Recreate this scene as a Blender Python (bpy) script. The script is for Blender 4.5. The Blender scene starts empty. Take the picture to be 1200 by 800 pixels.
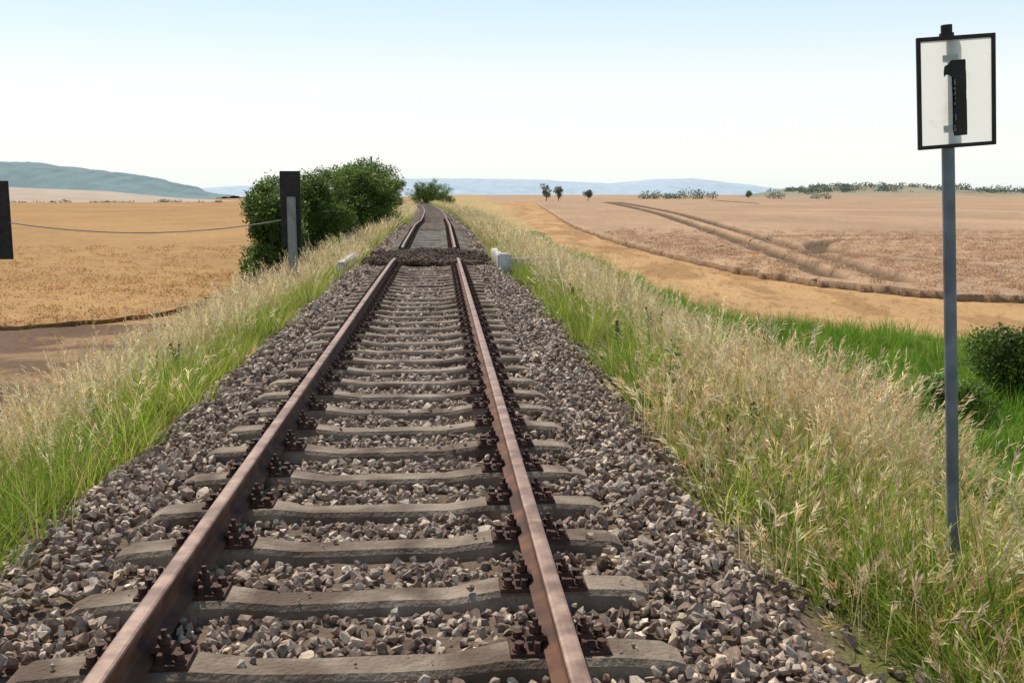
import bpy, bmesh, math, random
import numpy as np
from mathutils import Vector, Matrix
random.seed(7); rng=np.random.default_rng(7)
scene=bpy.context.scene
R=random.random
def U(a,b): return a+(b-a)*R()

# ---------------------------------------------------------------- noise
def vnoise(x,y,s,seed=0):
    x=np.asarray(x,float)*s; y=np.asarray(y,float)*s
    xi=np.floor(x); yi=np.floor(y); fx=x-xi; fy=y-yi
    fx=fx*fx*(3-2*fx); fy=fy*fy*(3-2*fy)
    def h(a,b):
        v=np.sin(a*127.1+b*311.7+seed*74.7)*43758.5453
        return v-np.floor(v)
    return (h(xi,yi)*(1-fx)+h(xi+1,yi)*fx)*(1-fy)+(h(xi,yi+1)*(1-fx)+h(xi+1,yi+1)*fx)*fy
def fbm(x,y,s,seed=0):
    return (vnoise(x,y,s,seed)+.5*vnoise(x,y,s*2.1,seed+1)+.25*vnoise(x,y,s*4.3,seed+2))/1.75
def sstep(a,b,x):
    t=np.clip((np.asarray(x,float)-a)/(b-a),0,1); return t*t*(3-2*t)

# ---------------------------------------------------------------- materials
def new_mat(name):
    m=bpy.data.materials.new(name); m.use_nodes=True
    nt=m.node_tree; nt.nodes.clear()
    out=nt.nodes.new('ShaderNodeOutputMaterial')
    return m,nt,out
def N(nt,t,**k):
    n=nt.nodes.new(t)
    for a,b in k.items(): setattr(n,a,b)
    return n
def coords(nt,obj=True):
    return N(nt,'ShaderNodeTexCoord').outputs['Object']
def noise_mat(name,c1,c2,scale=5,rough=.8,bump=.3,bscale=40,detail=6,c3=None,s3=1.0,metal=0,spec=.3,bdist=.01):
    m,nt,out=new_mat(name); L=nt.links
    b=N(nt,'ShaderNodeBsdfPrincipled'); b.inputs['Roughness'].default_value=rough; b.inputs['Metallic'].default_value=metal
    b.inputs['Specular IOR Level'].default_value=spec
    co=coords(nt)
    n=N(nt,'ShaderNodeTexNoise'); n.inputs['Scale'].default_value=scale; n.inputs['Detail'].default_value=detail
    L.new(co,n.inputs['Vector'])
    r=N(nt,'ShaderNodeValToRGB'); r.color_ramp.elements[0].position=.3; r.color_ramp.elements[1].position=.7
    r.color_ramp.elements[0].color=(*c1,1); r.color_ramp.elements[1].color=(*c2,1)
    L.new(n.outputs['Fac'],r.inputs['Fac']); col=r.outputs['Color']
    if c3:
        n3=N(nt,'ShaderNodeTexNoise'); n3.inputs['Scale'].default_value=s3; n3.inputs['Detail'].default_value=5
        L.new(co,n3.inputs['Vector'])
        r3=N(nt,'ShaderNodeValToRGB'); r3.color_ramp.elements[0].position=.45; r3.color_ramp.elements[1].position=.65
        L.new(n3.outputs['Fac'],r3.inputs['Fac'])
        mx=N(nt,'ShaderNodeMix',data_type='RGBA'); L.new(r3.outputs['Color'],mx.inputs[0]); L.new(col,mx.inputs[6]); mx.inputs[7].default_value=(*c3,1)
        col=mx.outputs[2]
    L.new(col,b.inputs['Base Color'])
    nb=N(nt,'ShaderNodeTexNoise'); nb.inputs['Scale'].default_value=bscale; nb.inputs['Detail'].default_value=8
    L.new(co,nb.inputs['Vector'])
    bu=N(nt,'ShaderNodeBump'); bu.inputs['Strength'].default_value=bump; bu.inputs['Distance'].default_value=bdist
    L.new(nb.outputs['Fac'],bu.inputs['Height']); L.new(bu.outputs['Normal'],b.inputs['Normal'])
    L.new(b.outputs['BSDF'],out.inputs['Surface'])
    return m
def attr_mat(name,rough=.7,trans=.35,rnd=.35,noise=None,bump=None,spec=.2):
    m,nt,out=new_mat(name); L=nt.links
    a=N(nt,'ShaderNodeAttribute',attribute_name='Col'); col=a.outputs['Color']
    if rnd>0:
        oi=N(nt,'ShaderNodeAttribute',attribute_name='rnd').outputs['Fac']
        mr=N(nt,'ShaderNodeMapRange'); mr.inputs['To Min'].default_value=1-rnd; mr.inputs['To Max'].default_value=1+rnd
        L.new(oi,mr.inputs['Value'])
        hs=N(nt,'ShaderNodeHueSaturation'); L.new(mr.outputs[0],hs.inputs['Value']); L.new(col,hs.inputs['Color'])
        mh=N(nt,'ShaderNodeMath',operation='MULTIPLY_ADD'); mh.inputs[1].default_value=.03; mh.inputs[2].default_value=.485
        mf=N(nt,'ShaderNodeMath',operation='FRACT'); mm=N(nt,'ShaderNodeMath',operation='MULTIPLY'); mm.inputs[1].default_value=17.3
        L.new(oi,mm.inputs[0]); L.new(mm.outputs[0],mf.inputs[0]); L.new(mf.outputs[0],mh.inputs[0]); L.new(mh.outputs[0],hs.inputs['Hue'])
        col=hs.outputs['Color']
    co=None
    if noise:
        co=coords(nt)
        for sc,lo,hi,strx,stry in noise:
            mp=N(nt,'ShaderNodeMapping'); mp.inputs['Scale'].default_value=(strx,stry,1); L.new(co,mp.inputs['Vector'])
            n=N(nt,'ShaderNodeTexNoise'); n.inputs['Scale'].default_value=sc; n.inputs['Detail'].default_value=7; n.inputs['Roughness'].default_value=.65
            L.new(mp.outputs[0],n.inputs['Vector'])
            mr=N(nt,'ShaderNodeMapRange'); mr.inputs['From Min'].default_value=.3; mr.inputs['From Max'].default_value=.7
            mr.inputs['To Min'].default_value=lo; mr.inputs['To Max'].default_value=hi; L.new(n.outputs['Fac'],mr.inputs['Value'])
            v=N(nt,'ShaderNodeVectorMath',operation='SCALE'); L.new(col,v.inputs[0]); L.new(mr.outputs[0],v.inputs['Scale'])
            col=v.outputs[0]
    if spec>0:
        b=N(nt,'ShaderNodeBsdfPrincipled'); b.inputs['Roughness'].default_value=rough; b.inputs['Specular IOR Level'].default_value=spec
        L.new(col,b.inputs['Base Color'])
    else:
        b=N(nt,'ShaderNodeBsdfDiffuse'); L.new(col,b.inputs['Color'])
    if bump:
        nb=N(nt,'ShaderNodeTexNoise'); nb.inputs['Scale'].default_value=bump[0]; nb.inputs['Detail'].default_value=8
        L.new(co,nb.inputs['Vector'])
        bu=N(nt,'ShaderNodeBump'); bu.inputs['Strength'].default_value=bump[1]; bu.inputs['Distance'].default_value=bump[2]
        L.new(nb.outputs['Fac'],bu.inputs['Height']); L.new(bu.outputs['Normal'],b.inputs['Normal'])
    if trans>0:
        t=N(nt,'ShaderNodeBsdfTranslucent'); L.new(col,t.inputs['Color'])
        ms=N(nt,'ShaderNodeMixShader'); ms.inputs[0].default_value=trans
        L.new(b.outputs[0],ms.inputs[1]); L.new(t.outputs[0],ms.inputs[2]); L.new(ms.outputs[0],out.inputs['Surface'])
    else: L.new(b.outputs[0],out.inputs['Surface'])
    return m
M_grass=attr_mat('grass_blades',trans=.45,rnd=.25,spec=0)
M_leaf=attr_mat('leaves',trans=.42,rnd=.4,rough=.5,spec=.3)
M_far=attr_mat('far_foliage',trans=.2,rnd=0,spec=0)
M_ground=attr_mat('ground_soil',rough=.95,trans=0,rnd=0,noise=[(.35,.82,1.15,1,.25),(6,.72,1.25,1,1),(60,.75,1.2,1,1)],bump=(30,.6,.04),spec=.1)
M_wheat=attr_mat('standing_wheat',rough=.95,trans=0,rnd=0,noise=[(.05,.85,1.12,1,.5),(.6,.88,1.1,1,.6),(5,.72,1.25,1,1)],bump=(9,.5,.08),spec=.05)
M_hill=attr_mat('hill_surface',rough=1,trans=0,rnd=0,noise=[(.02,.88,1.12,1,1)],spec=0)
M_conc=noise_mat('sleeper_concrete',(.165,.12,.085),(.33,.26,.19),scale=5,rough=.9,bump=1.,bscale=45,c3=(.105,.07,.048),s3=3.2,bdist=.014)
M_conc2=noise_mat('pale_sleeper_concrete',(.28,.24,.19),(.42,.36,.29),scale=4,rough=.88,bump=.9,bscale=50,c3=(.2,.15,.11),s3=2.8,bdist=.012)
M_par=noise_mat('pale_concrete',(.44,.43,.40),(.62,.60,.56),scale=2,rough=.85,bump=.4,bscale=30,c3=(.28,.26,.22),s3=2.5)
M_rust=noise_mat('rusty_iron',(.040,.018,.012),(.10,.045,.028),scale=25,rough=.75,bump=.6,bscale=120,bdist=.004)
M_railside=noise_mat('rail_web_rust',(.085,.036,.020),(.18,.08,.045),scale=8,rough=.8,bump=.5,bscale=80,bdist=.004,c3=(.06,.028,.02),s3=5)
M_railtop=noise_mat('rail_head_rust',(.22,.125,.085),(.38,.24,.17),scale=14,rough=.5,bump=.3,bscale=90,bdist=.002,metal=.1,spec=.45,c3=(.15,.075,.048),s3=6)
M_pole=noise_mat('galvanised_grey',(.13,.16,.185),(.20,.23,.25),scale=12,rough=.5,bump=.15,bscale=60,metal=.1,c3=(.10,.11,.12),s3=5)
M_black=noise_mat('weathered_black_paint',(.018,.016,.015),(.04,.035,.03),scale=9,rough=.7,bump=.2,bscale=50)
M_woodgrey=noise_mat('grey_post_paint',(.2,.2,.19),(.32,.31,.29),scale=6,rough=.8,bump=.3,bscale=40)
M_bark=noise_mat('bark',(.05,.035,.025),(.1,.07,.05),scale=8,rough=.9,bump=.8,bscale=20)
M_white,nt,out=new_mat('sign_white_sheet')
b=N(nt,'ShaderNodeBsdfDiffuse')
nn=N(nt,'ShaderNodeTexNoise'); nn.inputs['Scale'].default_value=14; nn.inputs['Detail'].default_value=9
rr=N(nt,'ShaderNodeValToRGB'); rr.color_ramp.elements[0].position=.25; rr.color_ramp.elements[0].color=(.80,.76,.66,1); rr.color_ramp.elements[1].position=.40; rr.color_ramp.elements[1].color=(.93,.92,.87,1)
nt.links.new(coords(nt),nn.inputs['Vector']); nt.links.new(nn.outputs['Fac'],rr.inputs['Fac']); nt.links.new(rr.outputs[0],b.inputs['Color'])
t=N(nt,'ShaderNodeBsdfTranslucent'); nt.links.new(rr.outputs[0],t.inputs['Color'])
ms=N(nt,'ShaderNodeMixShader'); ms.inputs[0].default_value=.6
nt.links.new(b.outputs[0],ms.inputs[1]); nt.links.new(t.outputs[0],ms.inputs[2]); nt.links.new(ms.outputs[0],out.inputs['Surface'])
M_stone,nt,out=new_mat('ballast_stone'); L=nt.links
oi=N(nt,'ShaderNodeAttribute',attribute_name='rnd'); rr=N(nt,'ShaderNodeValToRGB'); e=rr.color_ramp.elements
e[0].position=0; e[0].color=(.13,.085,.062,1); e[1].position=1; e[1].color=(.72,.60,.45,1)
for p,c in [(.22,(.24,.165,.12)),(.42,(.38,.30,.23)),(.58,(.25,.165,.12)),(.72,(.46,.38,.30)),(.9,(.56,.42,.30))]:
    q=e.new(p); q.color=(*c,1)
L.new(oi.outputs['Fac'],rr.inputs['Fac'])
nn=N(nt,'ShaderNodeTexNoise'); nn.inputs['Scale'].default_value=60; nn.inputs['Detail'].default_value=5; L.new(coords(nt),nn.inputs['Vector'])
mr=N(nt,'ShaderNodeMapRange'); mr.inputs['From Min'].default_value=.3; mr.inputs['From Max'].default_value=.7; mr.inputs['To Min'].default_value=.65; mr.inputs['To Max'].default_value=1.3
L.new(nn.outputs['Fac'],mr.inputs['Value']); v=N(nt,'ShaderNodeVectorMath',operation='SCALE'); L.new(rr.outputs[0],v.inputs[0]); L.new(mr.outputs[0],v.inputs['Scale'])
b=N(nt,'ShaderNodeBsdfPrincipled'); b.inputs['Roughness'].default_value=.8; b.inputs['Specular IOR Level'].default_value=.25; L.new(v.outputs[0],b.inputs['Base Color']); L.new(b.outputs[0],out.inputs['Surface'])
M_rubble=noise_mat('dark_rubble',(.075,.048,.034),(.20,.135,.095),scale=4,rough=.9,bump=.8,bscale=20)

# ---------------------------------------------------------------- mesh builder
class MB:
    def __init__(s): s.v=[]; s.f=[]; s.c=[]; s.m=[]
    def add(s,vs,fs,col=(1,1,1),mi=0):
        o=len(s.v); s.v+=[tuple(p) for p in vs]; s.f+=[tuple(o+i for i in f) for f in fs]
        s.c+= [col]*len(vs) if not isinstance(col,list) else col
        s.m+=[mi]*len(fs)
    def box(s,x0,x1,y0,y1,z0,z1,mi=0,bev=0):
        vs=[(x0,y0,z0),(x1,y0,z0),(x1,y1,z0),(x0,y1,z0),(x0+bev,y0+bev,z1),(x1-bev,y0+bev,z1),(x1-bev,y1-bev,z1),(x0+bev,y1-bev,z1)]
        s.add(vs,[(3,2,1,0),(4,5,6,7),(0,1,5,4),(1,2,6,5),(2,3,7,6),(3,0,4,7)],mi=mi)
    def cyl(s,x,y,z0,z1,r,n=8,mi=0,r2=None,rot=0):
        r2=r if r2 is None else r2
        vs=[(x+r*math.cos(rot+2*math.pi*i/n),y+r*math.sin(rot+2*math.pi*i/n),z0) for i in range(n)]+[(x+r2*math.cos(rot+2*math.pi*i/n),y+r2*math.sin(rot+2*math.pi*i/n),z1) for i in range(n)]
        fs=[(i,(i+1)%n,n+(i+1)%n,n+i) for i in range(n)]+[tuple(range(n-1,-1,-1)),tuple(range(n,2*n))]
        s.add(vs,fs,mi=mi)
    def tube(s,a,b,r1,r2,n=6,mi=0,col=(1,1,1)):
        a=Vector(a); b=Vector(b); d=(b-a).normalized(); p=d.orthogonal().normalized(); q=d.cross(p)
        vs=[a+(p*math.cos(6.2832*i/n)+q*math.sin(6.2832*i/n))*r1 for i in range(n)]+[b+(p*math.cos(6.2832*i/n)+q*math.sin(6.2832*i/n))*r2 for i in range(n)]
        s.add(vs,[(i,(i+1)%n,n+(i+1)%n,n+i) for i in range(n)]+[tuple(range(n-1,-1,-1)),tuple(range(n,2*n))],col=col,mi=mi)
    def obj(s,name,mats,smooth=False,link=True,parent=None,loc=None):
        me=bpy.data.meshes.new(name); me.from_pydata(s.v,[],s.f)
        for m in mats: me.materials.append(m)
        if len(mats)>1: me.polygons.foreach_set('material_index',s.m)
        ca=me.color_attributes.new('Col','FLOAT_COLOR','POINT')
        arr=np.ones((len(s.v),4),'f'); arr[:,:3]=np.array(s.c,'f'); ca.data.foreach_set('color',arr.ravel())
        if smooth: me.polygons.foreach_set('use_smooth',[True]*len(s.f))
        me.update()
        o=bpy.data.objects.new(name,me)
        if link: scene.collection.objects.link(o)
        if parent: o.parent=parent
        if loc: o.location=loc
        return o
def grid_obj(name,X,Y,Z,C,mat,smooth=True):
    ny,nx=X.shape; v=np.stack([X,Y,Z],-1).reshape(-1,3)
    i=np.arange(ny*nx).reshape(ny,nx)
    f=np.stack([i[:-1,:-1],i[:-1,1:],i[1:,1:],i[1:,:-1]],-1).reshape(-1,4)
    me=bpy.data.meshes.new(name); me.vertices.add(len(v)); me.vertices.foreach_set('co',v.ravel().astype('f'))
    me.loops.add(f.size); me.loops.foreach_set('vertex_index',f.ravel().astype('i'))
    me.polygons.add(len(f)); me.polygons.foreach_set('loop_start',(np.arange(len(f))*4).astype('i')); 
    me.update(calc_edges=True)
    ca=me.color_attributes.new('Col','FLOAT_COLOR','POINT'); arr=np.ones((len(v),4),'f'); arr[:,:3]=C.reshape(-1,3); ca.data.foreach_set('color',arr.ravel())
    me.polygons.foreach_set('use_smooth',[smooth]*len(f)); me.materials.append(mat)
    o=bpy.data.objects.new(name,me); scene.collection.objects.link(o); return o
def empty(name,loc=(0,0,0)):
    e=bpy.data.objects.new(name,None); e.location=loc; scene.collection.objects.link(e); return e

# ---------------------------------------------------------------- instancing
def scatter(name,P,rot,scl,sources,parent=None):
    coll=bpy.data.collections.new(name+'_parts')
    for s in sources: coll.objects.link(s)
    n=len(P); me=bpy.data.meshes.new(name); me.vertices.add(n); me.vertices.foreach_set('co',np.asarray(P,'f').ravel())
    a=me.attributes.new('rot','FLOAT_VECTOR','POINT'); a.data.foreach_set('vector',np.asarray(rot,'f').ravel())
    scl=np.asarray(scl,'f')
    if scl.ndim==1: scl=np.repeat(scl[:,None],3,1)
    a=me.attributes.new('scl','FLOAT_VECTOR','POINT'); a.data.foreach_set('vector',scl.ravel())
    a=me.attributes.new('idx','INT','POINT'); a.data.foreach_set('value',rng.integers(0,len(sources),n).astype('i'))
    a=me.attributes.new('rnd','FLOAT','POINT'); a.data.foreach_set('value',rng.random(n).astype('f'))
    o=bpy.data.objects.new(name,me); scene.collection.objects.link(o)
    g=bpy.data.node_groups.new(name+'_scatter','GeometryNodeTree')
    g.interface.new_socket('Geometry',in_out='INPUT',socket_type='NodeSocketGeometry'); g.interface.new_socket('Geometry',in_out='OUTPUT',socket_type='NodeSocketGeometry')
    gi=g.nodes.new('NodeGroupInput'); go=g.nodes.new('NodeGroupOutput')
    ip=g.nodes.new('GeometryNodeInstanceOnPoints'); ci=g.nodes.new('GeometryNodeCollectionInfo')
    ci.inputs['Collection'].default_value=coll; ci.inputs['Separate Children'].default_value=True; ci.inputs['Reset Children'].default_value=True
    def na(nm,ty):
        x=g.nodes.new('GeometryNodeInputNamedAttribute'); x.data_type=ty; x.inputs['Name'].default_value=nm
        return [q for q in x.outputs if q.name=='Attribute' and q.enabled][0]
    er=g.nodes.new('FunctionNodeEulerToRotation'); g.links.new(na('rot','FLOAT_VECTOR'),er.inputs[0])
    g.links.new(gi.outputs[0],ip.inputs['Points']); g.links.new(ci.outputs[0],ip.inputs['Instance'])
    ip.inputs['Pick Instance'].default_value=True
    g.links.new(na('idx','INT'),ip.inputs['Instance Index']); g.links.new(er.outputs[0],ip.inputs['Rotation']); g.links.new(na('scl','FLOAT_VECTOR'),ip.inputs['Scale'])
    rz=g.nodes.new('GeometryNodeRealizeInstances')
    g.links.new(ip.outputs[0],rz.inputs[0]); prev=rz.outputs[0]
    for nm in ('rot','scl','idx'):
        ra=g.nodes.new('GeometryNodeRemoveAttribute'); ra.inputs['Name'].default_value=nm; g.links.new(prev,ra.inputs[0]); prev=ra.outputs[0]
    g.links.new(prev,go.inputs[0])
    md=o.modifiers.new('scatter','NODES'); md.node_group=g
    if parent: o.parent=parent
    return o
def zrot(n,tilt=.12):
    r=np.zeros((n,3)); r[:,0]=rng.normal(0,tilt,n); r[:,1]=rng.normal(0,tilt,n); r[:,2]=rng.uniform(0,6.28,n); return r

# ---------------------------------------------------------------- terrain functions
def cx(y): y=np.asarray(y,float); return np.where(y>55,-.0002*(y-55)**2*np.where(y>260,0,1)-np.where(y>260,8.4+(y-260)*.08,0),0.)
def tz(y): return np.interp(y,[-50,23,27,31.5,45,60,75,110,200,260],[0,0,-.08,.03,.17,.0,.03,-.08,-.1,-.3])
SU=[-1e5,-6.8,-5.6,-4.2,-3.2,-2.6,-2.0,-1.6,1.6,2.05,3.0,3.9,5.0,6.2,7.5,1e5]
SZ=[-2.5,-2.5,-2.25,-1.65,-1.0,-.66,-.44,-.25,-.25,-.42,-.54,-.98,-1.75,-2.25,-2.5,-2.5]
def gz(x,y):
    x=np.asarray(x,float); y=np.asarray(y,float)
    u=x-cx(y); z=np.interp(u,SU,SZ)
    w=1-sstep(2,8,np.abs(u)); z=z+tz(y)*w
    far=sstep(260,420,y); z=z*(1-far)+(-2.5)*far
    n=(fbm(x,y,.7,3)-.5)*.16*sstep(1.7,3,np.abs(u))+(fbm(x,y,5,5)-.5)*.04
    z=z+n
    z=z-7*sstep(450,700,y)*sstep(0,-120,x)
    return z
def stub_edge(y): return np.interp(y,[5,16,22,26,32,61,209,600,3000],[80,50,25,15.3,9.8,9.0,15,30,120])
WE=np.array([(160,18),(60,27),(32,31.5),(20.5,36),(16.8,41.7),(14.8,51.6),(14.3,83),(16.5,130),(23,209),(36,380),(60,640),(90,900)],float)
WM=[(180,60),(120,70),(85,85),(75,105),(72,135),(72,170),(78,230),(95,300),(120,380),(150,500),(190,700),(240,950)]
LE=np.array([(-160,27),(-60,29.5),(-14,30.5),(-9.2,32),(-8.0,40),(-8.0,60),(-9,200),(-14,480)],float)

xs=np.unique(np.concatenate([-np.geomspace(40,5000,26),np.arange(-40,-12,1.),np.arange(-12,-3,.25),np.arange(-3,4,.14),np.arange(4,20,.25),np.arange(20,45,1.),np.geomspace(45,5000,26)]))
ys=np.unique(np.concatenate([np.arange(-60,-4,4.),np.arange(-4,20,.16),np.arange(20,60,.4),np.arange(60,200,2.),np.geomspace(200,7000,45)]))
X,Y=np.meshgrid(xs,ys); Z=gz(X,Y); u=X-cx(Y); au=np.abs(u)+ (fbm(X,Y,3,9)-.5)*.35
C=np.zeros(X.shape+(3,))
def col(c): return np.array(c,float)
WHEATC=(.40,.262,.162)
C[:]=col(WHEATC)
gold=col((.36,.21,.09)); C[(X<0)]=gold
dirt=(X<-6)&(Y<32+ (fbm(X,Y,.4,2)-.5)*1.); C[dirt]=col((.155,.095,.06))
dirt2=dirt&(fbm(X*.3,Y,.7,8)>.52); C[dirt2]=col((.27,.17,.09))
st=(X>stub_edge(Y)+(fbm(X,Y,.5,12)-.5)*1.2); C[st&(X>0)]=col((.46,.275,.125))
sp_=st&(X>0)&(fbm(X,Y*.25,.8,15)>.54); C[sp_]=col((.36,.205,.09))
gr=(X>0)&(~st); C[gr]=col((.13,.15,.045)); C[gr&(Y>110)]=col((.42,.29,.13))
gb=(au<7.4)&(Y<300); C[gb&(X<0)]=col((.15,.14,.05)); C[(au<6)&(X>0)&(Y<300)]=col((.15,.15,.05)); C[(au<6.5)&(Y<300)&(Y>110)]=col((.33,.27,.11))
bm_=(au<2.0)&(Y<300); C[bm_]=col((.16,.115,.08)); C[(au<2.0)&(Y<300)&(Y>60)]=col((.2,.15,.11))
C[(X>0)&(Y>500)&st]=col(WHEATC)
C*= (1+.25*(fbm(X,Y,.15,21)-.5))[...,None]
grid_obj('ground',X,Y,Z,C,M_ground)

# ---------------------------------------------------------------- standing crops
def resample(P,n):
    w=np.r_[0,np.cumsum(np.hypot(*np.diff(P,axis=0).T)/np.maximum(25,np.hypot(P[:-1,0],P[:-1,1])))]
    t=np.linspace(0,w[-1],n); return np.stack([np.interp(t,w,P[:,0]),np.interp(t,w,P[:,1])],1)
def seg_dist(X,Y,P):
    d=np.full(X.shape,1e9)
    for a,b in zip(P[:-1],P[1:]):
        ax,ay=a; bx,by=b; L2=(bx-ax)**2+(by-ay)**2+1e-9
        t=np.clip(((X-ax)*(bx-ax)+(Y-ay)*(by-ay))/L2,0,1)
        d=np.minimum(d,np.hypot(X-ax-t*(bx-ax),Y-ay-t*(by-ay)))
    return d
def smoothpoly(P,k=3):
    P=np.array(P,float)
    for _ in range(k):
        Q=[P[0]]
        for a,b in zip(P[:-1],P[1:]): Q+= [a*.75+b*.25,a*.25+b*.75]
        Q.append(P[-1]); P=np.array(Q)
    return P
TR=[smoothpoly([(70,430),(44,210),(31,126),(25,88),(21,64),(19,52),(17,42)],2),
    smoothpoly([(74.5,430),(47.8,210),(34.1,126),(27.7,88),(23.5,64),(21.3,51),(19.2,40)],2),
    smoothpoly([(90,66),(60,76),(40,80),(29.5,77),(24.8,66),(25,54),(29,45),(43,38),(75,32)],2),
    smoothpoly([(90,71),(60,81.5),(40,86),(28,85)],2),
    smoothpoly([(27.2,56),(31,48),(45,41),(77,35)],2),
    smoothpoly([(150,560),(98,270),(84,190),(110,150)],2)]
def track_d(X,Y):
    d=np.full(np.shape(X),1e9)
    for t in TR: d=np.minimum(d,seg_dist(X,Y,t))
    return d
def crop(name,E,F,h,color,s,tracks=False,wall=True):
    if wall: s=np.r_[0,s]
    X=E[:,0][:,None]*(1-s)+F[:,0][:,None]*s; Y=E[:,1][:,None]*(1-s)+F[:,1][:,None]*s
    edge=np.hypot(X-E[:,0][:,None],Y-E[:,1][:,None])
    Z=gz(X,Y)+h+(fbm(X,Y,.35,31)-.5)*.10+(rng.random(X.shape)-.5)*.025
    C=np.zeros(X.shape+(3,)); C[:]=col(color); C*=(1+.28*(fbm(X,Y*.6,.06,41)-.5))[...,None]
    if tracks:
        d=track_d(X,Y); dist=np.hypot(X,Y); wd=.36+.0035*dist
        k=1-sstep(wd,wd+.4,d); ke=sstep(.3,2.5,edge)
        kk=k*ke*(1-sstep(150,400,dist))
        Z=Z-kk*(h-.1); C*= (1-.66*k*ke)[...,None]  # wheel tracks sunk, and their shade also painted into the vertex colour
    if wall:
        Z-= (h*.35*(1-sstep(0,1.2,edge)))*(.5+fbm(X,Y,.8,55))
        Z[:,0]=gz(X[:,0],Y[:,0])-.05; C[:,0]*=.55; C[:,1]*=.8  # crop side wall: backlit shade painted in by darkening its colour
    return grid_obj(name,X,Y,Z,C,M_wheat,smooth=True)
wf=empty('wheat_field'); n=760
E=resample(smoothpoly(WE,2),n); E=E+(rng.random((n,2))-.5)*.3; Mi=resample(smoothpoly(WM,2),n)
Fa=resample(np.array([(900,18),(900,120),(900,300),(900,500),(900,800),(800,1000),(400,1000),(240,1000)],float),n)
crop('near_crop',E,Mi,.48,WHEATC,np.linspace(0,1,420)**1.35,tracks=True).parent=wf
crop('far_crop',Mi,Fa,.48,WHEATC,np.linspace(0,1,40)**1.6,wall=False).parent=wf
n=400; E=resample(smoothpoly(LE,2),n); E=E+(rng.random((n,2))-.5)*.4
crop('stubble_field',E,resample(np.array([(-900,20),(-900,100),(-900,250),(-800,420),(-400,500),(-60,500)],float),n),.20,(.375,.22,.095),np.linspace(0,1,240)**3)

# ---------------------------------------------------------------- plants prototypes
def mix(a,b,t): return tuple(a[i]*(1-t)+b[i]*t for i in range(3))
def jit(c,s=.2): k=1+U(-s,s); return tuple(max(.005,q*k*(1+U(-.08,.08))) for q in c)
def blade(mb,x,y,h,w,az,lean,curve,nseg,c0,c1,tip=True):
    dx,dy=math.cos(az),math.sin(az); tw=az+math.pi/2+U(-.8,.8); px,py=math.cos(tw),math.sin(tw)
    vs=[];cs=[];pts=[]
    for i in range(nseg+1):
        t=i/nseg; r=lean*h*t+curve*h*t*t; z=h*t*(1-.35*curve*t)
        ww=w*.5*(1-(t**1.6 if tip else t*.4)); c=mix(c0,c1,t)
        cxp,cyp=x+dx*r,y+dy*r; pts.append((cxp,cyp,z))
        if i==nseg and tip: vs.append((cxp,cyp,z)); cs.append(c)
        else: vs+=[(cxp-px*ww,cyp-py*ww,z),(cxp+px*ww,cyp+py*ww,z)]; cs+=[c,c]
    fs=[(2*i,2*i+1,2*i+3,2*i+2) for i in range(nseg-1)]
    k=2*(nseg-1); fs.append((k,k+1,k+2) if tip else (k,k+1,k+3,k+2))
    mb.add(vs,fs,cs); return pts
def leafq(mb,p,d,n,l,w,c):
    d=Vector(d).normalized(); n=Vector(n); s=d.cross(n)
    if s.length<1e-3: s=d.orthogonal()
    s.normalize(); p=Vector(p)
    mb.add([p,p+d*l*.5+s*w*.5,p+d*l,p+d*l*.5-s*w*.5],[(0,1,2,3)],c)
def rv():
    while True:
        v=Vector((U(-1,1),U(-1,1),U(-1,1)))
        if .05<v.length<1: return v.normalized()
STRAW=(.78,.64,.40); STRAW2=(.60,.43,.21); GRN=(.15,.26,.03); GRN2=(.34,.42,.06)
def dry_clump(nst,h0,h1,rad,thick=1.,green=.5,heads=1.,ns=4):
    mb=MB()
    for _ in range(nst):
        a=U(0,6.28); r=rad*math.sqrt(R()); x,y=r*math.cos(a),r*math.sin(a); h=U(h0,h1); c=jit(STRAW if R()<.65 else STRAW2,.2)
        az=a+U(-1,1); pts=blade(mb,x,y,h,.0032*thick,az,U(.02,.22),U(.02,.35),ns,mix(c,GRN2,.8*R()),c,tip=False)
        p=Vector(pts[-1]); q=Vector(pts[-2]); q=p.lerp(q,.8)
        k=int(U(7,12)*heads)
        for i in range(k):
            t=i/k; b=q.lerp(p,t*1.0); d=(p-q).normalized()*.9+rv()*.55+Vector((math.cos(az),math.sin(az),-.3))*.3
            leafq(mb,b,d,rv(),U(.025,.055)*(1+.3*thick),.0075*thick,jit(c,.15))
    for _ in range(int(nst*.9)):
        a=U(0,6.28); r=rad*R(); c=jit(GRN2 if R()<green else STRAW2,.25)
        blade(mb,r*math.cos(a),r*math.sin(a),U(.15,.5)*h1,.0048*thick,a+U(-1,1),U(.1,.6),U(.1,.6),3,jit(mix(GRN,c,.5)),c)
    return mb
def green_clump(n,h0,h1,rad,thick=1.,dry=.14,c=GRN,ns=4):
    mb=MB()
    for _ in range(n):
        a=U(0,6.28); r=rad*math.sqrt(R()); k=jit(mix(c,GRN2,U(0,.6)) if R()>dry else STRAW2,.3)
        blade(mb,r*math.cos(a),r*math.sin(a),U(h0,h1),.0065*thick,a+U(-1.2,1.2),U(.05,.4),U(.05,.75),ns,mix(k,c,.5),k)
    return mb
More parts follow.
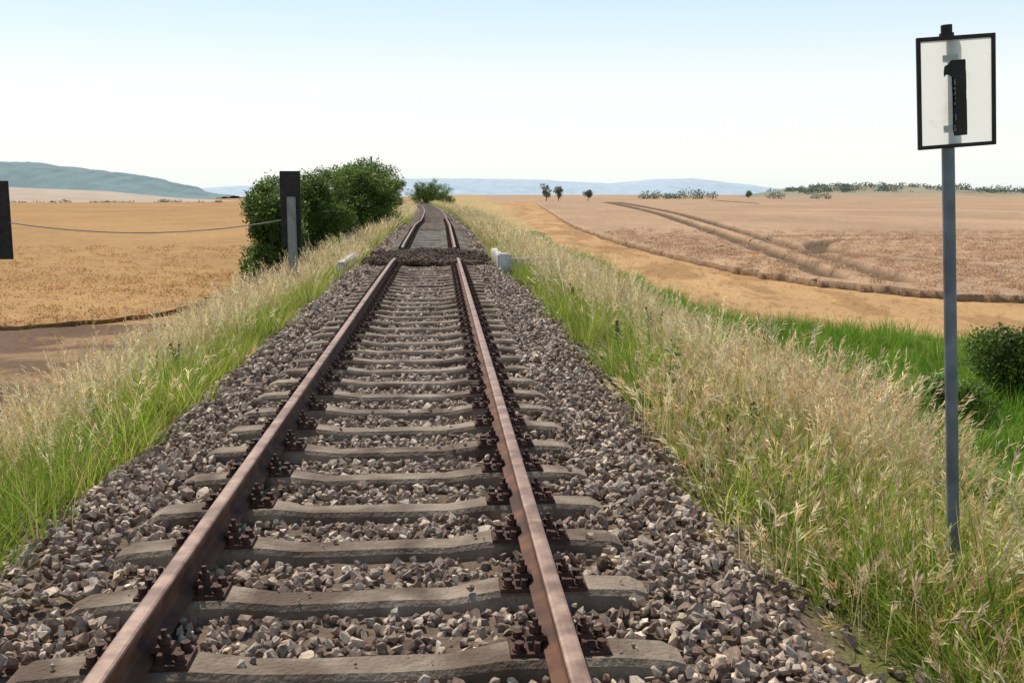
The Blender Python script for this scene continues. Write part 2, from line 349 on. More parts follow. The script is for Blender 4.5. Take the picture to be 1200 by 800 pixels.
def weed(h,spike):
    mb=MB(); c=jit((.13,.20,.045))
    for s in range(int(U(1,4))):
        hh=h*U(.7,1); pts=blade(mb,U(-.05,.05),U(-.05,.05),hh,.010,U(0,6.28),U(0,.12),U(0,.12),6,c,c,tip=False)
        for i in range(1,len(pts)-1):
            for _ in range(5):
                d=rv(); d.z=abs(d.z)*.4-.1; leafq(mb,pts[i],d,(U(-.4,.4),U(-.4,.4),1),U(.06,.13),U(.02,.04),jit(c,.3))
        if spike:
            a=Vector(pts[-1]); b_=Vector(pts[-2])
            for _ in range(60):
                t=U(-.6,1.1); leafq(mb,b_.lerp(a,t)+rv()*.008,rv(),rv(),.022,.014,jit((.16,.09,.05),.3))
        else:
            a=Vector(pts[-1])
            for _ in range(50):
                leafq(mb,a+Vector((U(-.07,.07),U(-.07,.07),U(-.02,.02))),rv(),rv(),.012,.012,jit((.5,.5,.3),.2))
    return mb
def wheat_clump(n,h0,h1,rad,thick,c):
    mb=MB()
    for _ in range(n):
        a=U(0,6.28); r=rad*math.sqrt(R()); k=jit(c,.2); az=U(0,6.28)
        pts=blade(mb,r*math.cos(a),r*math.sin(a),U(h0,h1),.006*thick,az,U(0,.12),U(0,.12),2,mix(k,(.34,.22,.12),.4),k,tip=False)
        p=Vector(pts[-1]); leafq(mb,p,(math.cos(az)*.6,math.sin(az)*.6,U(-.4,.8)),rv(),.10,.018*thick,jit(k,.15))
    return mb
P_dry=[dry_clump(20,.5,.95,.17).obj('dry_grass_clump',[M_grass],link=False) for _ in range(7)]
P_dryfar=[dry_clump(20,.5,.9,.28,thick=2.6,heads=.6,ns=3).obj('dry_grass_tuft',[M_grass],link=False) for _ in range(5)]
P_short=[dry_clump(15,.18,.42,.16,green=.3).obj('short_dry_grass',[M_grass],link=False) for _ in range(5)]
P_green=[green_clump(52,.15,.54,.15,c=[GRN,GRN2][i%2]).obj('green_grass_clump',[M_grass],link=False) for i in range(7)]
P_greenfar=[green_clump(40,.2,.5,.28,thick=2.8,c=[GRN,GRN2][i%2],ns=3).obj('green_grass_tuft',[M_grass],link=False) for i in range(5)]
P_reed=[green_clump(46,.35,.8,.28,thick=2.6,dry=.04,c=(.13,.27,.03),ns=3).obj('reed_clump',[M_grass],link=False) for _ in range(5)]
P_weed=[weed(U(.5,.8),i%2==0).obj('weed_stem',[M_leaf],link=False) for i in range(6)]
P_wheat=[wheat_clump(24,.44,.58,.36,2.4,tuple(q*1.35 for q in WHEATC)).obj('wheat_clump',[M_grass],link=False) for _ in range(4)]
P_stub=[wheat_clump(20,.10,.30,.34,2.4,(.46,.28,.125)).obj('stubble_tuft',[M_grass],link=False) for _ in range(4)]

# ---------------------------------------------------------------- grass placement
def area(x0,x1,y0,y1,dens):
    n=int((x1-x0)*(y1-y0)*dens); return rng.uniform(x0,x1,n),rng.uniform(y0,y1,n)
def place(name,parts,src,smin=.75,smax=1.25,tilt=.12,sink=.02,low=None):
    x=np.concatenate([p[0] for p in parts]); y=np.concatenate([p[1] for p in parts]); s=np.concatenate([np.full(len(p[0]),p[2] if len(p)>2 else 1.) for p in parts])
    P=np.stack([x,y,gz(x,y)-sink],1); s=s*rng.uniform(smin,smax,len(x))*(.75+.5*fbm(x,y,.9,140))
    if low is not None: s=s*low(x,y)
    return scatter(name,P,zrot(len(x),tilt),s,src)
def keep(p,fn):
    x,y=p[0],p[1]; k=rng.random(len(x))<fn(x,y); return (x[k],y[k])+tuple(p[2:])
def edgeR(x,y): return sstep(1.80,2.5,x-cx(y)+(fbm(x,y,1.1,50)-.5)*1.3)
def edgeL(x,y): return sstep(1.70,2.2,-(x-cx(y))+(fbm(x,y,1.2,51)-.5)*1.0)
def patch(x,y,s,seed,a,b): return sstep(a,b,fbm(x,y,s,seed))
def frus(x,y): return (np.abs((x-.33)/np.maximum(y+.6,.3)-.07)<.72)
lowf=lambda x,y: 1-.4*sstep(3.6,4.8,np.abs(x-cx(y)))
dk=lambda x,y: 1-.85*sstep(3.9,4.7,x)*(1-sstep(12,18,y))
PT=lambda x,y: patch(x,y,.75,61,.44,.58)
dryR=keep(area(1.8,6.8,1.5,14,42),lambda x,y:frus(x,y)*edgeR(x,y)*dk(x,y)*(.06+.94*sstep(2.5,3.2,x+(fbm(x,y,.8,60)-.5)*1.0))*(.16+.84*PT(x,y)))
dryR2=keep(area(1.8,7.0,14,32,17),lambda x,y:edgeR(x,y)*(.25+.75*sstep(2.3,3.2,x))*(.3+.7*patch(x,y,.5,61,.40,.55)))
grnR=keep(area(1.7,7.4,1.5,14,48),lambda x,y:frus(x,y)*edgeR(x,y)*np.maximum(.2+.8*(1-PT(x,y)),sstep(3.7,4.4,x)))
grnR2=keep(area(1.8,8.0,14,32,20),lambda x,y:edgeR(x,y)*(.35+.65*patch(x,y,.5,70,.42,.58)))
shR=keep(area(1.6,5.0,1.5,10,30),lambda x,y:frus(x,y)*sstep(1.7,2.6,x+(fbm(x,y,1.5,52)-.5)*.8)*.65)
shL=keep(area(-3.2,-1.6,1.5,14,8),lambda x,y:frus(x,y)*edgeL(x,y)*.7)
dryL=keep(area(-5.2,-1.7,1.5,14,32),lambda x,y:frus(x,y)*edgeL(x,y)*(.08+.92*sstep(-2.3,-3.1,x))*(.22+.78*patch(x,y,.6,62,.40,.55)))
dryL2=keep(area(-6.2,-1.7,14,32,16),lambda x,y:edgeL(x,y)*(.3+.7*sstep(-2.2,-3,x)))
grnL=keep(area(-5.2,-1.7,1.5,14,52),lambda x,y:frus(x,y)*edgeL(x,y)*(.55+.45*patch(x,y,.8,71,.42,.58)))
grnL2=keep(area(-6.2,-1.7,14,32,18),lambda x,y:edgeL(x,y)*.8)
place('tall_dry_grass',[dryR,dryR2,dryL,dryL2],P_dry,.6,1.15,.16,low=lowf)
place('short_dry_grass',[shR,shL],P_short,.7,1.2,.2)
place('green_grass',[grnR,grnR2,grnL,grnL2],P_green,.65,1.3,.12)
def strip(y0,y1,dens,side):
    n=int((y1-y0)*5.0*dens); y=rng.uniform(y0,y1,n); uu=rng.uniform(1.9,6.9,n)*side; return uu+cx(y),y
fd=[];fg=[]
for y0,y1,d in [(24,60,4.2),(60,120,2.4),(120,250,1.0)]:
    for sd in (-1,1):
        a=strip(y0,y1,d,sd); fd.append((a[0],a[1],1. if y0<60 else 1.25))
        a=strip(y0,y1,d*.9,sd); fg.append((a[0],a[1],1. if y0<60 else 1.3))
place('distant_dry_grass',fd,P_dryfar,.6,1.05,.12)
place('distant_green_grass',fg,P_greenfar,.7,1.2,.12)
reed=keep(area(5.8,26,9,34,6),lambda x,y:((x<stub_edge(y)-.3+(fbm(x,y,.6,80)-.5)*2)*(.5+.5*patch(x,y,.4,81,.3,.5))))
reed2=keep(area(6.3,9.3,34,70,4),lambda x,y:.8+0*x)
place('green_reeds',[reed,reed2],P_reed,.4,1.05,.1)
wx=np.array([2.75,3.05,2.6,2.9,3.4,2.5,2.3,3.6,2.65,3.9,-2.6,-2.35,3.2,3.3,2.2,-3.2]); wy=np.array([7.2,7.6,9.5,11,8.5,12.5,6.6,6.3,14,9.8,7.5,5.6,13,16,17,12])
m2=[(wx,wy,.9)]+[keep(area(2.2,7,4,40,.6),lambda x,y:1+0*x)]+[keep(area(-6,-2.2,4,40,.6),lambda x,y:1+0*x)]
place('tall_weed',m2,P_weed,.7,1.1,.1)
ys_e=smoothpoly(WE,2)
wp=[]
for y0,y1,x1,d in [(30,62,58,3.2),(62,100,80,1.0)]:
    p=area(14,x1,y0,y1,d); ex=np.interp(p[1],ys_e[:,1],ys_e[:,0]); dist=p[0]-ex; dd=track_d(p[0],p[1]); k=(dist>.1)&(dd>.95)&((p[1]<78)|(rng.random(len(p[0]))<(100-p[1])/22)); wp.append((p[0][k],p[1][k],1. if y0<60 else 1.1))
place('wheat_ears',wp,P_wheat,.95,1.15,.1)
e=smoothpoly(LE,2)
sp=[]
for y0,y1,x0,d in [(29,50,-30,3.4),(50,76,-40,1.2)]:
    p=area(x0,-8,y0,y1,d); ex=np.interp(p[1],e[:,1],e[:,0]); k=(p[0]<ex+.1)&(p[1]>30.6+rng.normal(0,.4,len(p[0]))); sp.append((p[0][k],p[1][k]))
p=area(9,40,26,80,.8); we=np.interp(p[1],ys_e[:,1],ys_e[:,0]); k=(p[0]>stub_edge(p[1])+.2)&(p[0]<we); sp2=(p[0][k],p[1][k],.35)
p=area(-24,-7.0,18,31,1.0); sp3=(p[0],p[1],.4)
place('stubble_rows',[(a[0],a[1],1.) for a in sp]+[sp2,sp3],P_stub,.7,1.2,.15)

# ---------------------------------------------------------------- ballast
def rock(seed,mat=None):
    bm=bmesh.new(); r=random.Random(seed)
    sx,sy,sz=r.uniform(.8,1.35),r.uniform(.65,1.1),r.uniform(.45,.9)
    for _ in range(13):
        v=Vector((r.gauss(0,1),r.gauss(0,1),r.gauss(0,1))).normalized()*r.uniform(.8,1.1); bm.verts.new((v.x*sx,v.y*sy,v.z*sz))
    res=bmesh.ops.convex_hull(bm,input=bm.verts[:]); 
    bmesh.ops.delete(bm,geom=[g for g in res['geom_interior'] if isinstance(g,bmesh.types.BMVert)],context='VERTS')
    me=bpy.data.meshes.new('stone'); bm.to_mesh(me); bm.free(); me.materials.append(mat or M_stone)
    return bpy.data.objects.new('stone',me)
P_rock=[rock(i) for i in range(16)]
SY=[3.53+.62*k for k in range(-11,34)]; SY=[y for y in SY if y<24.3]
SY2=[29.6+.62*k for k in range(0,300)]; SY2=[y for y in SY2 if y<215]
sy=np.array(SY+SY2)
def stones(y0,y1,dens,s0,s1,dz=0.):
    n=int((y1-y0)*5.2*dens); y=rng.uniform(y0,y1,n); uu=rng.uniform(-2.6,2.6,n)
    lim=1.75+.65*rng.random(n)**2+(fbm(uu*0,y,1.5,90)-.5)*.6
    k=np.abs(uu)<lim; y=y[k]; uu=uu[k]
    dy=np.concatenate([np.min(np.abs(c[:,None]-sy[None,:]),1) for c in np.array_split(y,20)])
    ins=(dy<.118)&(np.abs(uu)<1.22); k=~ins; y=y[k]; uu=uu[k]
    s=rng.uniform(s0,s1,len(y))*np.where(rng.random(len(y))<.12,1.35,1)
    x=uu+cx(y); z=gz(x,y)+rng.uniform(-.005,.035,len(y))-s*.1+dz+.035*(fbm(x,y,2.5,99)-.4)
    z+=-.008*(np.abs(uu)<.6)+.025*(np.abs(np.abs(uu)-1.4)<.3)
    return np.stack([x,y,z],1),s
A=[stones(1.6,9,640,.017,.036),stones(9,16,400,.022,.040),stones(16,24.6,240,.03,.048),stones(-4,1.6,90,.03,.05),stones(30,60,70,.045,.07,-.06),stones(60,110,16,.07,.11,-.08)]
n=700; yy=rng.choice(SY,n)+rng.uniform(-.07,.07,n); xx=rng.uniform(-1.15,1.15,n); k=(np.abs(np.abs(xx)-.75)>.2)&(fbm(xx,yy,1.3,33)>.42)
A.append((np.stack([xx,yy,np.full(n,-.160)-.025*(np.abs(xx)<.4)],1)[k],(rng.uniform(.15,1,n)**2*.022+.004)[k]))
P=np.concatenate([a[0] for a in A]); S=np.concatenate([a[1] for a in A])
scatter('ballast_stones',P,rng.uniform(0,6.28,(len(P),3)),S,P_rock)

# ---------------------------------------------------------------- track
track=empty('railway_track')
def sleepers(name,SYs,mat):
    mb=MB()
    xsn=[-1.2,-1.14,-.95,-.75,-.55,-.35,-.15,.15,.35,.55,.75,.95,1.14,1.2]
    for y in SYs:
        c=float(cx(y)); zt=float(tz(y))-.166; yw=U(-.02,.02); dyy=U(-.025,.025); tl=U(-.006,.006)
        rings=[]
        for xv in xsn:
            a=abs(xv); top=-.03 if a<.4 else (0 if a<1.0 else (-.012 if a<1.16 else -.04)); hw=.085 if a<.4 else .10
            if a>1.17: hw=.085
            yc=y+dyy+xv*yw; jt=U(-.003,.003); z0=zt+top+tl*xv+jt; e1=U(-.006,.006); e2=U(-.006,.006)
            rings.append([(c+xv,yc-hw-.04,zt-.2),(c+xv,yc-hw+e1,z0-.022),(c+xv,yc-hw+.02+e1,z0),(c+xv,yc+hw-.02+e2,z0),(c+xv,yc+hw+e2,z0-.022),(c+xv,yc+hw+.04,zt-.2)])
        vs=[p for r in rings for p in r]; n=6
        fs=[]
        for i in range(len(rings)-1):
            for j in range(n-1): fs.append((i*n+j,(i+1)*n+j,(i+1)*n+j+1,i*n+j+1))
        fs.append(tuple(range(n-1,-1,-1))); k=(len(rings)-1)*n; fs.append(tuple(range(k,k+n)))
        mb.add(vs,fs)
    return mb.obj(name,[mat],parent=track)
sleepers('sleepers',SY,M_conc); sleepers('sleepers_beyond_bridge',SY2[:22],M_conc2); sleepers('sleepers_distant',SY2[22:],M_conc)
F=MB()
F.box(-.185,.185,-.08,.08,0,.017,bev=.003)
for s in (-1,1):
    F.box(s*.085-.012,s*.085+.012,-.07,.07,.017,.05,bev=.003)
    F.box(min(s*.045,s*.125),max(s*.045,s*.125),-.035,.035,.045,.064,bev=.006)
    F.cyl(s*.088,0,.06,.118,.011,8); F.cyl(s*.088,0,.066,.092,.023,6)
    for t in (-.048,.048):
        F.cyl(s*.15,t,.017,.026,.026,10); F.cyl(s*.15,t,.026,.05,.019,6,rot=.4)
fv=np.array(F.v)
def fasteners(name,SYs):
    mb=MB()
    for y in SYs:
        for s in (-.75,.75):
            a=U(-.03,.03); x0=float(cx(y))+s; z0=float(tz(y))-.166
            vs=np.stack([fv[:,0]+x0,fv[:,1]+y+a*.3,fv[:,2]+z0],1); mb.add(vs.tolist(),F.f)
    mb.obj(name,[M_rust],parent=track)
fasteners('rail_fasteners',SY); fasteners('rail_fasteners_beyond_bridge',SY2[:60])
RP=[(-.0625,-.149),(-.0625,-.139),(-.02,-.122),(-.008,-.11),(-.007,-.055),(-.012,-.045),(-.0325,-.036),(-.0335,-.012),(-.031,-.004),(-.022,-.0005),(0,.0005),(.022,-.0005),(.031,-.004),(.0335,-.012),(.0325,-.036),(.012,-.045),(.007,-.055),(.008,-.11),(.02,-.122),(.0625,-.139),(.0625,-.149)]
def rail(name,x0,ysl):
    mb=MB(); n=len(RP)
    vs=[]
    for y in ysl:
        c=float(cx(y)); z=float(tz(y))
        vs+=[(c+x0+p[0],y,z+p[1]) for p in RP]
    fs=[];mi=[]
    for i in range(len(ysl)-1):
        for j in range(n):
            k=(j+1)%n; fs.append((i*n+j,i*n+k,(i+1)*n+k,(i+1)*n+j)); mi.append(1 if 7<=j<=12 else 0)
    fs.append(tuple(range(n))); mi.append(0); k=(len(ysl)-1)*n; fs.append(tuple(range(k+n-1,k-1,-1))); mi.append(0)
    mb.add(vs,fs); mb.m=mi
    return mb.obj(name,[M_railside,M_railtop],parent=track)
for s,nm in ((-.75,'left'),(.75,'right')):
    rail('rail_'+nm,s,list(np.linspace(-4,24.5,30)))
    rail('rail_'+nm+'_beyond_bridge',s,list(np.r_[np.linspace(29.3,60,30),np.linspace(62,215,70)]))

# ---------------------------------------------------------------- bridge
br=empty('railway_bridge',(0,0,0))
def poly_box(name,x0,x1,y0,y1,z0,z1,mat,bev=.03):
    bm=bmesh.new(); bmesh.ops.create_cube(bm,size=1)
    for v in bm.verts: v.co=Vector((x0+(v.co.x+.5)*(x1-x0),y0+(v.co.y+.5)*(y1-y0),z0+(v.co.z+.5)*(z1-z0)))
    bmesh.ops.bevel(bm,geom=bm.edges[:],offset=bev,segments=2,affect='EDGES')
    me=bpy.data.meshes.new(name); bm.to_mesh(me); bm.free(); me.materials.append(mat)
    o=bpy.data.objects.new(name,me); scene.collection.objects.link(o); return o
for nm,a in [('parapet_right',(1.72,1.92,24.2,28.5,-1.8,-.01)),('wing_wall_right',(1.923,2.9,25.0,25.25,-1.8,-.08)),('parapet_left',(-2.1,-1.9,24.2,28.5,-1.8,-.1)),('end_block_right',(1.66,1.98,23.8,24.19,-1.2,.10))]:
    poly_box(nm,*a,M_par).parent=br
for i in range(7):
    y=25.0+i*.62; poly_box('bridge_timber',-1.35+U(-.1,.1),1.35+U(-.1,.1),y,y+.26,-.34,-.13+U(-.02,.02),M_rubble,.02).parent=br
P_rub=[]
for i in range(6):
    o=rock(100+i,M_rubble); o.name='rubble_stone'; P_rub.append(o)
n=4600; x=rng.normal(0,.7,n); k=np.abs(x)<1.6; x=x[k]; n=len(x); y=rng.uniform(24.4,29.2,n); z=-.22+.12*np.exp(-((y-27.2)/1.6)**2)*np.exp(-(x/1.2)**4)+rng.uniform(-.04,.04,n)+.12*fbm(x,y,1.6,5)
scatter('bridge_rubble',np.stack([x,y,z],1),rng.uniform(0,6.28,(n,3)),rng.uniform(.02,.055,n),P_rub)

# ---------------------------------------------------------------- kilometre sign
sg=empty('kilometre_sign',(2.75,4.47,-.52)); sg.rotation_euler=(0,math.radians(-4.4),math.radians(0))
mb=MB(); mb.cyl(0,0,-.3,2.70,.0275,24); mb.obj('pole',[M_pole],parent=sg,smooth=False)
mb=MB(); mb.cyl(0,0,2.701,2.735,.024,20); mb.cyl(0,0,2.655,2.70,.031,20); mb.obj('pole_cap',[M_black],parent=sg)
W,H=.352,.478; cxs,czs=.022,2.445; yo=.015
def sgbox(name,x0,x1,z0,z1,y0,y1,mat,bev=.002):
    o=poly_box(name,cxs+x0,cxs+x1,y0+yo,y1+yo,czs+z0,czs+z1,mat,bev); o.parent=sg; return o
mb=MB(); a,c=W/2-.012,H/2-.012; mb.add([(cxs-a,-.05+yo,czs-c),(cxs+a,-.05+yo,czs-c),(cxs+a,-.05+yo,czs+c),(cxs-a,-.05+yo,czs+c)],[(0,1,2,3)]); mb.obj('board_face',[M_white],parent=sg)
fw=.017
sgbox('frame_left',-W/2,-W/2+fw,-H/2,H/2,-.060,-.044,M_black); sgbox('frame_right',W/2-fw,W/2,-H/2,H/2,-.060,-.044,M_black)
sgbox('frame_top',-W/2+fw,W/2-fw,H/2-fw,H/2,-.059,-.0445,M_black); sgbox('frame_bottom',-W/2+fw,W/2-fw,-H/2,-H/2+fw,-.059,-.0445,M_black)
pts=[(-.054,.066),(-.056,.085),(-.052,.112),(-.034,.120),(-.022,.136),(.042,.137)]
for i in range(1,24): pts.append((.044+U(-.0012,.0012)+.004*i/24,.137-i*.0135))
pts+= [(.048,-.187)]; pts+=[(-.012,-.188)]
for i in range(1,19): pts.append((-.014+U(-.003,.003)-.002*(20-i)/20+(.007 if R()<.2 else 0),-.188+i*.0138))
pts+=[(-.020,.064),(-.032,.074),(-.044,.076)]
bm=bmesh.new(); vs=[bm.verts.new((cxs+a,-.0515+yo,czs+b_)) for a,b_ in pts]; f=bm.faces.new(vs); bmesh.ops.triangulate(bm,faces=[f])
me=bpy.data.meshes.new('numeral_one'); bm.to_mesh(me); bm.free(); me.materials.append(M_black); o=bpy.data.objects.new('numeral_one',me); scene.collection.objects.link(o); o.parent=sg
mb=MB()
for _ in range(16):
    a=U(-.014,-.004); c=U(-.17,.05); s=U(.002,.005)
    mb.add([(cxs+a,-.0525+yo,czs+c),(cxs+a+s,-.0525+yo,czs+c+U(0,s)),(cxs+a+s*U(.5,1),-.0525+yo,czs+c+s*3.5)],[(0,1,2)])
mb.obj('flaked_paint',[M_white],parent=sg)
for z in (-.15,.15): sgbox('clamp',-.06,.012,z-.012,z+.012,-.0485,-.043,M_pole,.001)

# ---------------------------------------------------------------- left marker boards + wire
def marker(name,x,y,zg,z0,z1,w,post,px,ptop):
    e=empty(name,(x,y,zg))
    poly_box('board',-w/2,w/2,-.03,.03,z0-zg,z1-zg,M_black,.01).parent=e
    poly_box('post',px-post/2,px+post/2,-.19,-.032,-.4,ptop-zg,M_woodgrey,.012).parent=e
    for zz in (.25,.8):
        poly_box('bracket',px-post/2-.03,px+post/2+.03,-.031+.001,-.0301+.012,z0-zg+zz,z0-zg+zz+.05,M_rust,.001).parent=e
    return e
marker('marker_board',-2.80,22,-.8,.37,1.95,.42,.17,.03,1.42)
marker('marker_board',-8.76,21.7,-2.5,.15,1.74,.70,.17,-.22,1.5)
cu=bpy.data.curves.new('wire','CURVE'); cu.dimensions='3D'; cu.bevel_depth=.011
spn=cu.splines.new('POLY'); A0=Vector((-8.45,21.68,.90)); B0=Vector((-3.0,21.95,.93)); n=24; spn.points.add(n)
for i in range(n+1):
    t=i/n; p=A0.lerp(B0,t); p.z-=.26*4*t*(1-t)*.9; spn.points[i].co=(*p,1)
cu.materials.append(M_woodgrey); o=bpy.data.objects.new('wire',cu); scene.collection.objects.link(o)

# ---------------------------------------------------------------- bushes and trees
def leaf_clump(n,rad,size,c):
    mb=MB()
    for _ in range(n):
        p=rv()*rad*(R()**.5); d=rv(); leafq(mb,p,d+Vector((0,0,-.2)),Vector((0,0,1))+rv()*.8,size*U(.7,1.3),size*.6*U(.7,1.3),jit(c,.35))
    for _ in range(3): mb.tube((0,0,0),rv()*rad*.9,.006,.003,3,col=(.08,.06,.04))
    return mb
def leafset(c,size=.09,n=70,rad=.32): return [leaf_clump(n,rad,size,c).obj('leaf_twig',[M_leaf],link=False) for _ in range(4)]
LC1=leafset((.105,.165,.025),size=.08,n=80,rad=.28); LC2=leafset((.12,.19,.03),size=.13,n=60,rad=.42); LC3=leafset((.17,.26,.04),size=.05,n=70,rad=.16)
def bush(name,x,y,r,ztop,n,src):
    zb=float(gz(x,y)); h=ztop-zb; e=empty(name,(x,y,zb))
    lobes=[]
    for i in range(11):
        a=U(0,6.28); rr=r*U(.15,.78); zz=h*U(.18,.84); lr=r*U(.22,.48)
        lobes.append((rr*math.cos(a),rr*math.sin(a),min(zz,h-lr*.7),lr))
    lobes.append((0,0,h-r*.5,r*.45)); lobes.append((r*.1,-r*.3,h*.3,r*.7))
    w=np.array([l[3]**2 for l in lobes]); w/=w.sum(); li=rng.choice(len(lobes),n,p=w)
    Lb=np.array(lobes)[li]; d=rng.normal(0,1,(n,3)); d/=np.linalg.norm(d,axis=1)[:,None]
    rad=Lb[:,3]*rng.uniform(.6,1.12,n)**.7; P=Lb[:,:3]+d*rad[:,None]*np.array([1,1,.85])
    P=P[(P[:,2]>.05)]
    o=scatter(name+'_foliage',P,rng.uniform(0,6.28,(len(P),3))*np.array([.08,.08,1]),rng.uniform(.5,1.25,len(P)),src); o.parent=e
    mb=MB()
    for l in lobes:
        a=Vector((U(-.15,.15)*min(1,r),U(-.15,.15)*min(1,r),-.2)); b_=Vector(l[:3]); m=a.lerp(b_,.5)+Vector((U(-.15,.15),U(-.15,.15),.1))*min(1,r); k=min(1,r); mb.tube(a,m,.05*k,.035*k,6); mb.tube(m,b_,.035*k,.012*k,6)
        for _ in range(4): mb.tube(b_,b_+rv()*l[3]*.9,.012*k,.004,4)
    mb.obj('stems',[M_bark],parent=e)
    return e
for x,y,r,zt,n in [(-4.4,28.6,.95,1.75,720),(-4.45,31.5,1.2,2.1,700),(-4.1,36,1.5,2.25,700),(-4.2,42,1.8,2.6,650),(-3.8,49,1.9,2.95,600),(-3.9,58,2.2,3.3,500),(-4.4,68,2.2,3.4,450),(-5.4,80,2.6,3.4,350)]:
    bush('bush',x,y,r,zt,n,LC1 if y<45 else LC2)
bush('shrub',-2.9,31,.6,.10,160,LC3); bush('shrub',-2.6,27,.45,-.1,120,LC3)
bush('shrub',11.9,19.3,1.2,-1.2,380,LC1); bush('shrub',9.6,17.5,.7,-1.8,140,LC3)
bush('shrub',3.9,6.4,.45,-.45,300,LC3); bush('shrub',4.6,7.6,.6,-.85,300,LC3); bush('shrub',2.75,22,.45,-.05,110,LC3)
for x,y,r,zt in [(-7.4,178,2.2,4.0),(-10.5,190,2.6,4.2),(-2.4,190,2.4,3.9),(-.6,200,2.9,4.6),(1.2,222,3.0,4.2),(-4.9,262,3.5,2.8),(-13,215,3,3.4),(-11,240,3,3.6)]:
    bush('bush',x,y,r,zt,300,LC2)
def tree(name,x,y,h,r,c,trunk=.25,size=.35,n=900):
    zb=float(gz(x,y)); mb=MB()
    th=h*trunk; mb.tube((0,0,-.3),(0,0,th),h*.03,h*.022,7,mi=1); mb.tube((0,0,th),(U(-.2,.2),0,h*.75),h*.022,h*.006,6,mi=1)
    lobes=[]
    for i in range(11):
        a=U(0,6.28); z=U(th+r*.3,h-r*.35); k=1-.5*abs((z-th)/(h-th)-.5); p=Vector((math.cos(a)*r*U(.2,.7)*k,math.sin(a)*r*U(.2,.65),z)); lobes.append((p,r*U(.3,.48)))
        mb.tube((0,0,U(th*.8,h*.6)),p,h*.01,h*.003,5,mi=1)
    for _ in range(n):
        p,lr=random.choice(lobes); q=p+rv()*lr*U(.5,1.05); leafq(mb,q,rv(),rv(),size*U(.7,1.4),size*U(.6,1),jit(c,.3))
    return mb.obj(name,[M_far,M_bark],loc=(x,y,zb))
hazed_leaf=(.21,.26,.17)  # leaf green with distance haze mixed into the colour
for x,y,h,r in [(52,500,8.5,3.0),(58.5,505,8,2.6),(72.5,500,7,2.7),(213,700,6.5,3.2)]:
    tree('tree',x,y,h,r,hazed_leaf,size=.55,n=900)
def treeline(name,items,c,size,nl=110):
    mb=MB()
    for x,y,z,r,h in items:
        mb.tube((x,y,z),(x,y,z+h*.6),.25,.1,5)
        mb.c[-10:]=[(.1,.08,.06)]*10
        for _ in range(nl):
            v=rv()*(R()**.33); q=Vector((x,y,z+h*.48))+Vector((v.x*r,v.y*r,v.z*h*.5)); leafq(mb,q,rv(),rv(),size*U(.7,1.5),size,jit(c,.2))
    mb.obj(name,[M_far])
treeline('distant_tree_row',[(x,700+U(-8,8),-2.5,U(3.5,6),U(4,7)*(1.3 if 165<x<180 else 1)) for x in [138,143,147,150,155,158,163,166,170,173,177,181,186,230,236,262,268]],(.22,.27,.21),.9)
def hillmesh(name,prof,y,depth,cbot,ctop,z0=-6,bump=0,n=220,scale=.02):
    px=np.array([p[0] for p in prof],float); pz=np.array([p[1] for p in prof],float)
    xx=np.linspace(px[0],px[-1],n); t=np.linspace(0,1,24)
    X,T=np.meshgrid(xx,t); Hh=np.interp(X,px,pz)
    S=np.sin(np.clip(T/.7,0,1)*math.pi/2)*(1-.5*sstep(.75,1,T))
    Yv=y-depth*.6+T*depth; Z=z0+(Hh-z0)*S+bump*(fbm(X,Yv*.5,scale,77)-.5)*S
    k=S[...,None]; C=col(cbot)*(1-k)+col(ctop)*k+0*X[...,None]
    return grid_obj(name,X,Yv,Z,C,M_hill)
def hx(px,y): return .33+(px-516)/1200*y
def hz_(py,y): return 1.48+(227-py)/1200*y
def prof(y,L): return [(hx(a,y),hz_(b,y)) for a,b in L]
hillmesh('hill',prof(2500,[(-500,178),(-200,184),(0,190),(60,193),(120,200),(170,207),(210,215),(240,224),(275,230)]),2500,700,(.21,.275,.275),(.20,.265,.27),z0=-25,bump=12,n=500,scale=.035)  # forest hill, aerial haze painted into its blue-green base colour
hillmesh('hill',prof(4200,[(150,226),(230,221),(330,216),(440,210),(540,209),(640,211),(720,215),(770,210),(820,209),(870,215),(930,222),(1500,222)]),4200,900,(.42,.49,.54),(.40,.48,.54),z0=-25,bump=6,n=400)  # farthest hill, pale blue of the haze painted into the base colour
hillmesh('hill',prof(1500,[(-500,217),(0,219),(120,224),(200,232),(280,236)]),1500,600,(.44,.32,.23),(.44,.36,.29),z0=-25)
hillmesh('hill',prof(1300,[(880,231),(930,222),(980,218),(1060,217),(1120,221),(1200,225),(1500,226)]),1300,300,(.38,.29,.19),(.24,.24,.18),z0=-4,bump=2)
its=[]
for _ in range(380):
    p=920+(R()**1.1)*560
    yy=1300+U(-110,60); top=np.interp(p,[880,930,980,1060,1120,1200,1500],[231,222,218,217,221,225,226]); k=U(.3,1)
    its.append((hx(p,1300),yy,-4+(hz_(top,1300)+4)*k*.9-1,U(5,14),U(4,9)))
treeline('distant_village_trees',its,(.18,.22,.18),1.6,80)  # tree colour greyed to paint in the distance haze
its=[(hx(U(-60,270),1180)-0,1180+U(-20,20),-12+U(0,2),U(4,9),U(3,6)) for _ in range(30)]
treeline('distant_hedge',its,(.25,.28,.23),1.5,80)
mb=MB(); zb=float(gz(-3.95,66)); mb.cyl(0,0,-.3,3.75-zb,.07,8,r2=.05); mb.cyl(0,0,3.75-zb,3.80-zb,.08,8); mb.obj('telegraph_pole',[M_bark],loc=(-3.95,66,zb))

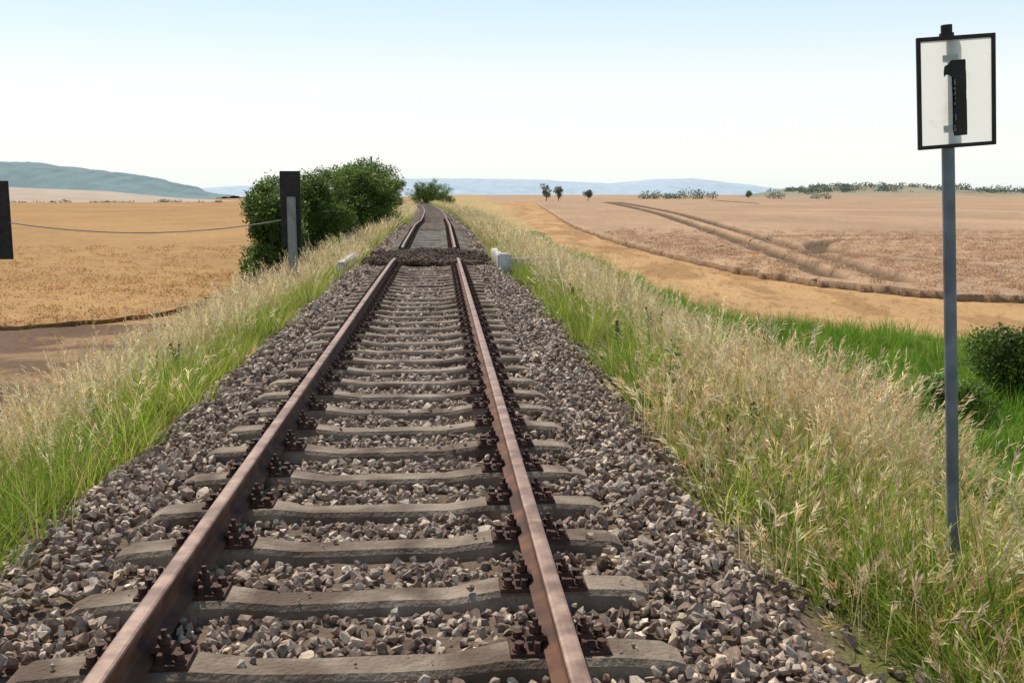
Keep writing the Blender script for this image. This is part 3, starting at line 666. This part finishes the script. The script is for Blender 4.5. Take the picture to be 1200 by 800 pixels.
# ---------------------------------------------------------------- light, sky, camera
el=math.radians(54); az=math.radians(-28)
s=Vector((math.sin(az)*math.cos(el),math.cos(az)*math.cos(el),math.sin(el)))
ld=bpy.data.lights.new('sun','SUN'); ld.energy=5.0; ld.angle=math.radians(.5); ld.color=(1,.93,.82)
lo=bpy.data.objects.new('sun',ld); lo.rotation_euler=s.to_track_quat('Z','Y').to_euler(); lo.location=(0,0,50); scene.collection.objects.link(lo)
w=bpy.data.worlds.new('World'); scene.world=w; w.use_nodes=True; nt=w.node_tree; L=nt.links
bg=nt.nodes['Background']; sk=nt.nodes.new('ShaderNodeTexSky'); sk.sky_type='NISHITA'; sk.sun_disc=False; sk.sun_elevation=el; sk.sun_rotation=az
sk.air_density=1.0; sk.dust_density=1.0; sk.ozone_density=1.5; sk.altitude=100
tc=nt.nodes.new('ShaderNodeTexCoord'); sx=nt.nodes.new('ShaderNodeSeparateXYZ'); L.new(tc.outputs['Generated'],sx.inputs[0])
rp=nt.nodes.new('ShaderNodeValToRGB'); e=rp.color_ramp.elements
e[0].position=0; e[0].color=(7.1,7.4,7.2,1); e[1].position=1; e[1].color=(1.2,2.1,3.5,1)
for p,c in [(.03,(7.8,7.95,7.6)),(.10,(7.8,8.05,8.0)),(.155,(6.2,7.4,7.8)),(.21,(4.9,6.7,7.6)),(.4,(2.5,3.9,5.3))]:
    q=e.new(p); q.color=(*c,1)
L.new(sx.outputs['Z'],rp.inputs['Fac'])
mxx=nt.nodes.new('ShaderNodeMix'); mxx.data_type='RGBA'
fr=nt.nodes.new('ShaderNodeMapRange'); fr.inputs['From Min'].default_value=0; fr.inputs['From Max'].default_value=.7; fr.inputs['To Min'].default_value=.97; fr.inputs['To Max'].default_value=.3
L.new(sx.outputs['Z'],fr.inputs['Value']); L.new(fr.outputs[0],mxx.inputs[0]); L.new(sk.outputs[0],mxx.inputs[6]); L.new(rp.outputs[0],mxx.inputs[7])
L.new(mxx.outputs[2],bg.inputs[0]); bg.inputs[1].default_value=.13
cd=bpy.data.cameras.new('camera'); cd.sensor_width=36; cd.lens=36; cd.clip_end=20000; cd.clip_start=.05
co=bpy.data.objects.new('camera',cd); co.location=(.33,0,1.48); co.rotation_euler=(math.radians(90-8.2),0,math.radians(-4)); scene.collection.objects.link(co); scene.camera=co
scene.view_settings.view_transform='Standard'; scene.view_settings.look='None'; scene.view_settings.exposure=0
